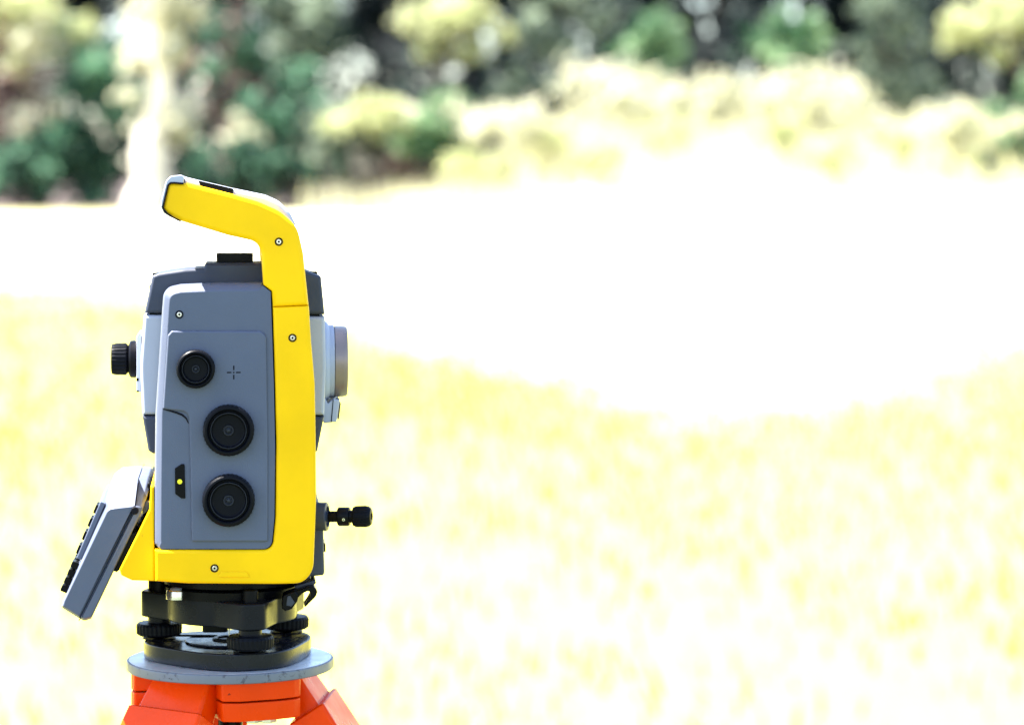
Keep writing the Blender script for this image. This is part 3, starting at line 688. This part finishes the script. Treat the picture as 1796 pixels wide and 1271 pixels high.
# base tray between the two side frames, and the bracket carrying the control unit
q = XZ([(275, 965), (548, 965), (545, 1015), (276, 1015)], -0.05)
mk('base_tray', slab([(x, z) for x, z in q], quarter(0.002, -0.0495, 0.0495, 2)), 'grey_dark', ts)
BRK = [(271.0, 880, 0), (271.0, 1018.3, 0), (231.5, 1017, 4), (212.5, 1008, 5), (209.8, 998, 2), (240.5, 937, 0), (262, 893, 0), (264.5, 852, 1), (270.3, 852, 1)]
mk('bracket', px_slab(BRK, -0.085, -0.0862, 0.0862, 0.0014, 3), 'yellow', ts)

# grey side panel
PANEL = [(284.2, 541, 0), (287, 507, 26), (316, 500.5, 0), (386, 497.5, 0), (459, 496.5, 0), (461.5, 500, 0), (475.5, 511, 0), (481, 672, 0), (483.2, 782, 0), (482, 905, 0), (476.5, 962, 15), (278, 962, 4), (270.3, 954, 4), (270.8, 860, 0), (272.2, 727, 0)]
qq = [(p[0], p[1], (p[2] if len(p) > 2 else 0) * 4.6e-4) for p in XZ(PANEL, YF + 0.004)]
pp = fillet(qq, 6)
def panel_rings():
    # broad chamfer towards the left and the top, rounded at both ends
    prof = [(0.0062, YF), (0.0056, YF + 0.0001), (0.0050, YF + 0.0004), (0.0020, YF + 0.0036), (0.0010, YF + 0.0050), (0.0003, YF + 0.0075), (0.0, YF + 0.011), (0.0, -0.052)]
    return prof
def panel():
    rings = []; base = [c[:2] for c in qq]
    for ins, y in panel_rings():
        big, small = offset(base, ins), offset(base, min(ins, 0.0004)); out = []
        for c, bp_, sm_ in zip(qq, big, small):
            # broad chamfer on the left edge and over the top, almost none where the yellow frame begins
            k = 1.0 if (c[0] < L(300, 700, YF).x and c[1] > L(300, 957, YF).z) or (c[1] > L(300, 506, YF).z and c[0] < L(460.5, 500, YF).x) else 0.0
            out.append((bp_[0] * k + sm_[0] * (1 - k), bp_[1] * k + sm_[1] * (1 - k), max(c[2] - ins * k, 2e-5) if c[2] > 0 else 0))
        rings.append([(x, y, z) for x, z in fillet(out, 6)])
    return loft(rings)
sp = mk('side_panel', panel(), 'grey', ts, 50)
mk('side_panel', mirror_y(panel()), 'grey', ts, 50)
RAISED = [(294, 588, 4), (301, 580, 4), (459, 580.5, 10), (467.5, 590, 10), (470, 760, 0), (470, 949.5, 4), (336.2, 949.5, 4), (332.5, 780, 0), (331, 722, 14), (300, 719, 20), (285.2, 716.5, 2)]
mk('raised_cover', px_slab(RAISED, YF - 0.0016, YF - 0.0022, YF + 0.004, 0.0016, 4), 'grey', sp)
gr_ = [L(px, py, YF - 0.0004) for px, py in [(286, 717), (298, 720), (310, 723.5), (320, 727.5), (327, 734), (330.5, 742)]]
mk('groove', tube(gr_, [0.0004, 0.0007, 0.0008, 0.0008, 0.0006, 0.0003], 8), 'ink', sp)

def knob(px, py, r, name):
    c = L(px, py, YF - 0.002); k = r * 4.47e-4
    o = mk(name, lathe(c, (0, -1, 0), [(k * 1.0, -0.0005), (k * 1.0, 0.0070), (k * 0.97, 0.0088), (k * 0.91, 0.0098), (k * 0.84, 0.0100), (k * 0.80, 0.0090), (k * 0.76, 0.0066), (k * 0.735, 0.0066), (k * 0.70, 0.0086), (k * 0.67, 0.0088),
        (k * 0.62, 0.0060), (k * 0.58, 0.0054), (k * 0.30, 0.0052), (0, 0.0052)], 144, 36, 0.0003, (0, 1)), 'black', ts, 28)
    mk('grip_ring', lathe(c, (0, -1, 0), [(k * 0.700, 0.0082), (k * 0.692, 0.0095), (k * 0.672, 0.0095), (k * 0.655, 0.0076)], 144, caps=False), 'ring', o, 28)
    mk('centre_cap', lathe(c, (0, -1, 0), [(k * 0.21, 0.0050), (k * 0.19, 0.0068), (k * 0.16, 0.0068), (k * 0.12, 0.0054), (k * 0.09, 0.0056), (k * 0.06, 0.0070), (0, 0.0072)], 48), 'ring', o, 28)
knob(343.3, 646.3, 34, 'motion_knob'); knob(400.8, 753.6, 45, 'motion_knob'); knob(400.9, 876, 46, 'motion_knob')

def screw(px, py, y, r=7.2):
    c = L(px, py, y); k = r * 4.47e-4
    o = mk('screw', lathe(c, (0, -1, 0), [(k, -0.001), (k, 0.0003), (k * 0.93, 0.0005), (k * 0.72, 0.0003), (k * 0.66, -0.0003)], 40), 'black', ts, 28)
    h = mk('screw_head', lathe(c, (0, -1, 0), [(k * 0.64, -0.0008), (k * 0.64, 0.0002), (k * 0.52, 0.0006), (k * 0.30, 0.0006), (k * 0.28, 0.0002), (0, 0.0002)], 36), 'steel', o, 28)
    ph = lathe(c, (0, -1, 0), [(k * 0.29, 0.0), (k * 0.29, 0.0004), (0, 0.0003)], 6)
    mk('socket', ph, 'ink', o)
screw(314.5, 551.5, YF); screw(489, 424, YF - 0.002); screw(513, 592.5, YF - 0.002); screw(376.3, 996, YF - 0.002)
# cross mark showing the tilting axis
cm = L(410, 653, YF - 0.0022)
def dash(x0, x1, z0, z1): return slab([(cm.x + x0, cm.z + z0), (cm.x + x1, cm.z + z0), (cm.x + x1, cm.z + z1), (cm.x + x0, cm.z + z1)], [(0, cm.y - 0.00012), (0, cm.y + 0.0002)])
u = 4.47e-4
mk('axis_mark', join(dash(-12 * u, -4 * u, -1.1 * u, 1.1 * u), dash(4 * u, 12 * u, -1.1 * u, 1.1 * u), dash(-1.1 * u, 1.1 * u, 4 * u, 12 * u), dash(-1.1 * u, 1.1 * u, -12 * u, -4 * u), dash(-1.2 * u, 1.2 * u, -1.2 * u, 1.2 * u)), 'ink', sp, label='dark cross mark printed on the cover')
# battery latch with the yellow dot
la = mk('latch', px_slab([(306.8, 821, 2), (318, 813.5, 3), (323.8, 813, 2), (325.2, 874, 2), (318, 873.5, 3), (307.3, 865.5, 3)], YF - 0.0005, YF - 0.0014, YF + 0.001, 0.0007, 3), 'black_gloss', ts)
mk('latch_dot', lathe(L(315.2, 844.3, YF - 0.0014), (0, -1, 0), [(0.0019, -0.0002), (0.0019, 0.0002), (0, 0.0003)], 32), 'dot', la)
mk('base_tab', px_slab([(383, 1011.5, 1), (387, 1002, 1), (433, 1002, 1), (438, 1011.5, 1)], YF - 0.002, YF - 0.0030, YF, 0.0006, 3), 'yellow', ts)

# telescope
tel_x0, tel_x1 = L(250, 640, -0.048).x, L(571, 640, -0.048).x
def band(pts, mat, name, b=0.003, y=0.048, par=None, ang=38):
    return mk(name, px_slab(pts, -y + b, -y, y, b, 4), mat, par, ang)
tel = band([(246, 640, 200), (252.6, 552, 2), (300, 552.2, 0), (569.3, 554.8, 2), (571.5, 640, 200), (568.5, 727.5, 2), (250, 726.6, 2)], 'grey_light', 'telescope', 0.003, par=ts)
band([(253.4, 548.8, 1), (267.5, 483, 6), (279, 479, 0), (323, 472.3, 30), (357, 470, 0), (360, 461.8, 2), (470, 461.8, 20), (535, 474, 20), (563, 484.5, 5), (569.4, 551.2, 1)], 'grey_dark', 'top_shell', 0.0028, par=tel)
band([(249.6, 728.6, 1), (568.4, 729.6, 1), (556, 793, 6), (420, 800, 20), (268, 795, 3), (260, 789.5, 3)], 'grey_dark', 'bottom_shell', 0.003, par=tel)
q = fillet([(x, z, 0) for x, z in XZ([(262, 500), (560, 500), (560, 770), (266, 770)], -0.04)])
mk('telescope_core', slab(q, [(0, -0.0445), (0, 0.0445)]), 'black', tel)
mk('sight', px_slab([(379.5, 464, 0), (379.5, 444.5, 1), (444, 444.5, 1), (444, 464, 0)], -0.02, -0.022, 0.012, 0.0006, 2), 'black_gloss', tel)
mk('sight_foot', px_slab([(374, 464, 0), (376, 460, 1), (448, 460.5, 1), (450, 464, 0)], -0.026, -0.028, 0.018, 0.0006, 2), 'black_gloss', tel)
mk('rear_button', lathe(L(273, 481, -0.03), (0, 0, 1), [(0.0026, -0.002), (0.0026, 0.0012), (0, 0.0015)], 20), 'black_gloss', tel)
mk('front_button', lathe(L(547, 480.5, -0.02), (0, 0, 1), [(0.0052, -0.003), (0.0052, -0.0004), (0.0045, 0.0), (0.0048, 0.0016), (0.004, 0.0022), (0, 0.0022)], 28), 'black_gloss', tel)
# objective
ax = L(600, 633.5, 0.0)
def X(px): return L(px, 633.5, 0.0).x
R = 62 * 4.67e-4
mk('objective_housing', lathe((0, 0, ax.z), (1, 0, 0), [(R * 1.16, X(560)), (R * 1.16, X(569)), (R * 1.10, X(574)), (R * 1.03, X(577)), (R * 1.03, X(585)), (R * 0.9, X(586.5))], 72), 'grey_pale', tel)
ob = mk('objective_ring', lathe((0, 0, ax.z), (1, 0, 0), [(R * 0.92, X(585.5)), (R * 1.0, X(586.5)), (R * 1.0, X(600)), (R * 0.985, X(606)), (R * 0.95, X(608.5)), (R * 0.88, X(608.5)), (R * 0.86, X(606)), (R * 0.84, X(598))], 96), 'silver_ring', tel)
mk('objective_lens', lathe((0, 0, ax.z), (1, 0, 0), [(R * 0.85, X(597)), (R * 0.6, X(600)), (R * 0.3, X(602)), (0, X(602.5))], 48), 'glass', ob)
mk('lamp_housing', px_slab([(566, 690, 0), (575, 707, 0), (588, 696, 0), (588, 700, 0), (596, 700, 1), (590.5, 739.5, 2), (568.5, 742, 3), (564, 735, 0)], -0.018, -0.020, 0.020, 0.0012, 3), 'grey_pale', tel)
mk('lamp_seam', px_slab([(583.5, 700, 0), (585, 700, 0), (581.8, 739.3, 0), (580, 739.3, 0)], -0.018, -0.0204, 0.0, 0.0001, 1), 'ink', tel)
mk('lamp_window', px_slab([(594.3, 705, 0), (597, 705, 0), (593.5, 733, 0), (591, 733, 0)], -0.0, -0.014, 0.014, 0.0003, 2), 'glass', tel)
# eyepiece
ez = L(220, 629.5, 0.0).z
def XE(px): return L(px, 629.5, 0.0).x
e = 4.67e-4
ey = mk('eyepiece', lathe((0, 0, ez), (1, 0, 0), [(0, XE(203)), (16 * e, XE(203)), (17 * e, XE(197)), (24 * e, XE(195.3)), (26 * e, XE(196.5)), (27.5 * e, XE(203)), (28 * e, XE(221)), (25 * e, XE(224)), (22 * e, XE(226)), (22 * e, XE(230))], 120, 24, 0.0007, (5, 6)), 'black', tel, 28)
mk('eyepiece_collar', lathe((0, 0, ez), (1, 0, 0), [(22 * e, XE(225)), (30 * e, XE(227)), (32.5 * e, XE(230)), (32.5 * e, XE(238)), (30 * e, XE(239.5)), (20 * e, XE(240)), (20 * e, XE(247))], 72), 'black_gloss', ey, 28)
mk('eyepiece_plate', px_slab([(239.8, 590, 1), (243.5, 584, 1), (248, 584, 0), (248, 687, 0), (239.8, 687, 1), (239.8, 665, 0)], -0.02, -0.024, 0.024, 0.0006, 2), 'grey_pale', tel)
mk('plate_clip', px_slab([(239.2, 663, 0), (243.5, 663, 0), (243.5, 668, 0), (239.2, 668, 0)], -0.024, -0.0246, 0.0, 0.0003, 2), 'black_gloss', tel)
mk('plate_clip', px_slab([(239.2, 684.5, 0), (243.5, 684.5, 0), (243.5, 687.5, 0), (239.2, 687.5, 0)], -0.024, -0.0246, 0.0, 0.0003, 2), 'black_gloss', tel)

# tangent screw on the right
mk('rear_housing', px_slab([(545, 878, 0), (556, 879, 2), (560.5, 883, 4), (567.3, 931, 0), (569.2, 1001, 0), (568, 1008.5, 6), (540, 1010.5, 4)], -0.045, -0.047, 0.047, 0.0025, 4), 'grey_dark', ts)
mk('housing_button', px_slab([(567, 950, 1), (570.8, 953, 1), (571.3, 967, 1), (567, 967, 0)], -0.02, -0.022, 0.012, 0.0005, 2), 'black_gloss', ts)
tax = Vector((math.cos(math.radians(14)), -math.sin(math.radians(14)), 0.02)).normalized()
tp = L(575, 905.5, -0.045)
def T(px): return (px - 575) * 4.6e-4 / math.cos(math.radians(14))
tg = mk('tangent_screw', lathe(tp, tax, [(25.5 * u, T(545)), (25.5 * u, T(572)), (24.8 * u, T(574)), (19 * u, T(575)), (18 * u, T(574)), (17.5 * u, T(571)), (9 * u, T(570)), (9 * u, T(576)), (0, T(576))], 64), 'grey_dark', ts, 30)
mk('shaft', lathe(tp, tax, [(8 * u, T(574)), (9 * u, T(576)), (10 * u, T(578)), (10 * u, T(592)), (15 * u, T(592.5)), (17 * u, T(594.5)), (17 * u, T(610)), (15.5 * u, T(613)), (11 * u, T(613.5)), (11 * u, T(619))], 48), 'black_gloss', tg, 30)
mk('collar_screw', lathe(tp + tax * T(603) + Vector((-0.10, -0.97, -0.22)).normalized() * 16.6 * u, (-0.10, -0.97, -0.22), [(2.6 * u, 0), (2.6 * u, 0.0004), (1.3 * u, 0.0005), (1.0 * u, 0.0001), (0, 0.0001)], 20), 'steel', tg)
mk('tangent_knob', lathe(tp, tax, [(11 * u, T(617)), (16.5 * u, T(619)), (19 * u, T(624)), (19.3 * u, T(640)), (18 * u, T(646)), (14.5 * u, T(650)), (10 * u, T(651)), (6 * u, T(650)), (5 * u, T(646)), (0, T(645))], 120, 20, 0.0006, (2, 3)), 'black', tg, 28)

# control unit
def lev2(a, b): return [(p[0], p[1], p[2] if len(p) > 2 else 0) for p in a], [(p[0], p[1], p[2] if len(p) > 2 else 0) for p in b]
fb = [(208, 839.5, 10), (243.0, 838.2, 1), (238.3, 885, 1), (231.0, 901.5, 1), (139.6, 1082.6, 2), (107.8, 1063, 4), (110.2, 1053, 3), (184, 880, 4), (192.5, 851, 12)]
fa = [(206, 889.5, 8), (236.4, 886.2, 1), (236.0, 888, 1), (230.4, 901.5, 1), (140.0, 1081.5, 2), (109.5, 1062.5, 4), (112, 1053, 3), (186.5, 897, 5), (192, 891.6, 8)]
bb = [(244.2, 838.2, 1), (259.0, 840.5, 5), (264.5, 849, 4), (253.5, 887, 6), (161, 1083, 3), (148, 1087, 6), (140.6, 1083.2, 1), (232.2, 901.5, 1), (239.6, 885, 1)]
ba = [(238.0, 886.6, 1), (247.5, 887.2, 3), (251.8, 889, 2), (251.0, 893, 3), (160, 1082, 3), (148, 1085.5, 6), (141.0, 1082, 1), (231.6, 901.5, 1), (237.2, 888, 1)]
def shell(A, B, y):
    s = 4.6e-4
    PA = fillet([(p[0], p[1], p[2] * s) for p in XZ(A, -y)], 5); PB = fillet([(p[0], p[1], p[2] * s) for p in XZ(B, -y + 0.030)], 5)
    ia = offset(PA, 0.0012)
    lerp = lambda t: [(a[0] * (1 - t) + b[0] * t, a[1] * (1 - t) + b[1] * t) for a, b in zip(PA, PB)]
    rings = [(ia, -y), (offset(PA, 0.0004), -y + 0.0004), (PA, -y + 0.0014), (lerp(0.55), -y + 0.013), (lerp(0.85), -y + 0.021), (PB, -y + 0.030), (PB, y - 0.030), (lerp(0.85), y - 0.021), (lerp(0.55), y - 0.013), (PA, y - 0.0014), (offset(PA, 0.0004), y - 0.0004), (ia, y)]
    return loft([[(x, yy, z) for x, z in p] for p, yy in rings])
cu = mk('control_unit', shell(fa, fb, 0.080), 'grey', ts, 62)
mk('back_shell', shell(ba, bb, 0.0802), 'grey', cu, 62)
mk('seam', px_slab([(243.4, 840, 0), (244.6, 840, 0), (239.8, 885, 0), (232.4, 901.5, 0), (142.6, 1078.5, 0), (141.0, 1078.5, 0), (230.4, 901.5, 0), (238.0, 885, 0)], -0.05, -0.0792, 0.0792, 0.0001, 1), 'ink', cu)
mk('hinge_hole', lathe(L(236.5, 895, -0.080), (0, -1, 0), [(0.0030, -0.003), (0.0030, 0.0012), (0.0026, 0.0016), (0, 0.0016)], 24), 'ink', cu)
mk('latch_bar', px_slab([(228, 935, 1), (235, 933, 1), (241.5, 937, 1), (210.5, 998, 1), (205, 1003, 2), (199, 1001, 1)], -0.075, -0.0752, 0.0752, 0.0008, 2), 'black_gloss', cu)
mk('hinge', px_slab([(253, 884, 1), (258, 876, 3), (263.5, 880, 3), (264, 890, 3), (256, 898, 3), (249, 899, 1)], -0.07, -0.0745, 0.0745, 0.0008, 2), 'grey_dark', cu)
mk('hinge', px_slab([(259.5, 846, 1), (266, 850, 1), (266, 860, 2), (262, 858, 1), (258.5, 853, 1)], -0.07, -0.0745, 0.0745, 0.0006, 2), 'black_gloss', cu)
# front of the control unit: bezel, screen, keys
f0, f1 = L(184, 880, -0.07), L(110.2, 1053, -0.07)
dn = Vector((f1.x - f0.x, 0, f1.z - f0.z)); LEN = dn.length; dn.normalize(); fo = Vector((dn.z, 0, -dn.x)); fo = fo if fo.x < 0 else -fo
def FP(t, y, h=0.0): return Vector((f0.x, y, f0.z)) + dn * (t * LEN) + fo * h
Yv = Vector((0, 1, 0))
mk('bezel', box_in(FP(0.30, 0.0, 0.0012), dn, Yv, fo, LEN * 0.285, 0.068, 0.0022, 0.001), 'grey', cu)
mk('screen', box_in(FP(0.30, 0.012, 0.0036), dn, Yv, fo, LEN * 0.22, 0.046, 0.0004, 0.0002), 'screen', cu)
for t in (0.10, 0.235, 0.37, 0.51):
    for y in (-0.060, -0.046):
        mk('key', box_in(FP(t, y, 0.0034), dn, Yv, fo, LEN * 0.042, 0.005, 0.0022, 0.0009), 'black_gloss', cu)
for t in (0.66, 0.74, 0.82, 0.90):
    for j in range(6):
        mk('key', box_in(FP(t, -0.058 + 0.0225 * j, 0.0020), dn, Yv, fo, LEN * 0.030, 0.008, 0.0030 if j else 0.0034, 0.0012), 'black_gloss', cu)
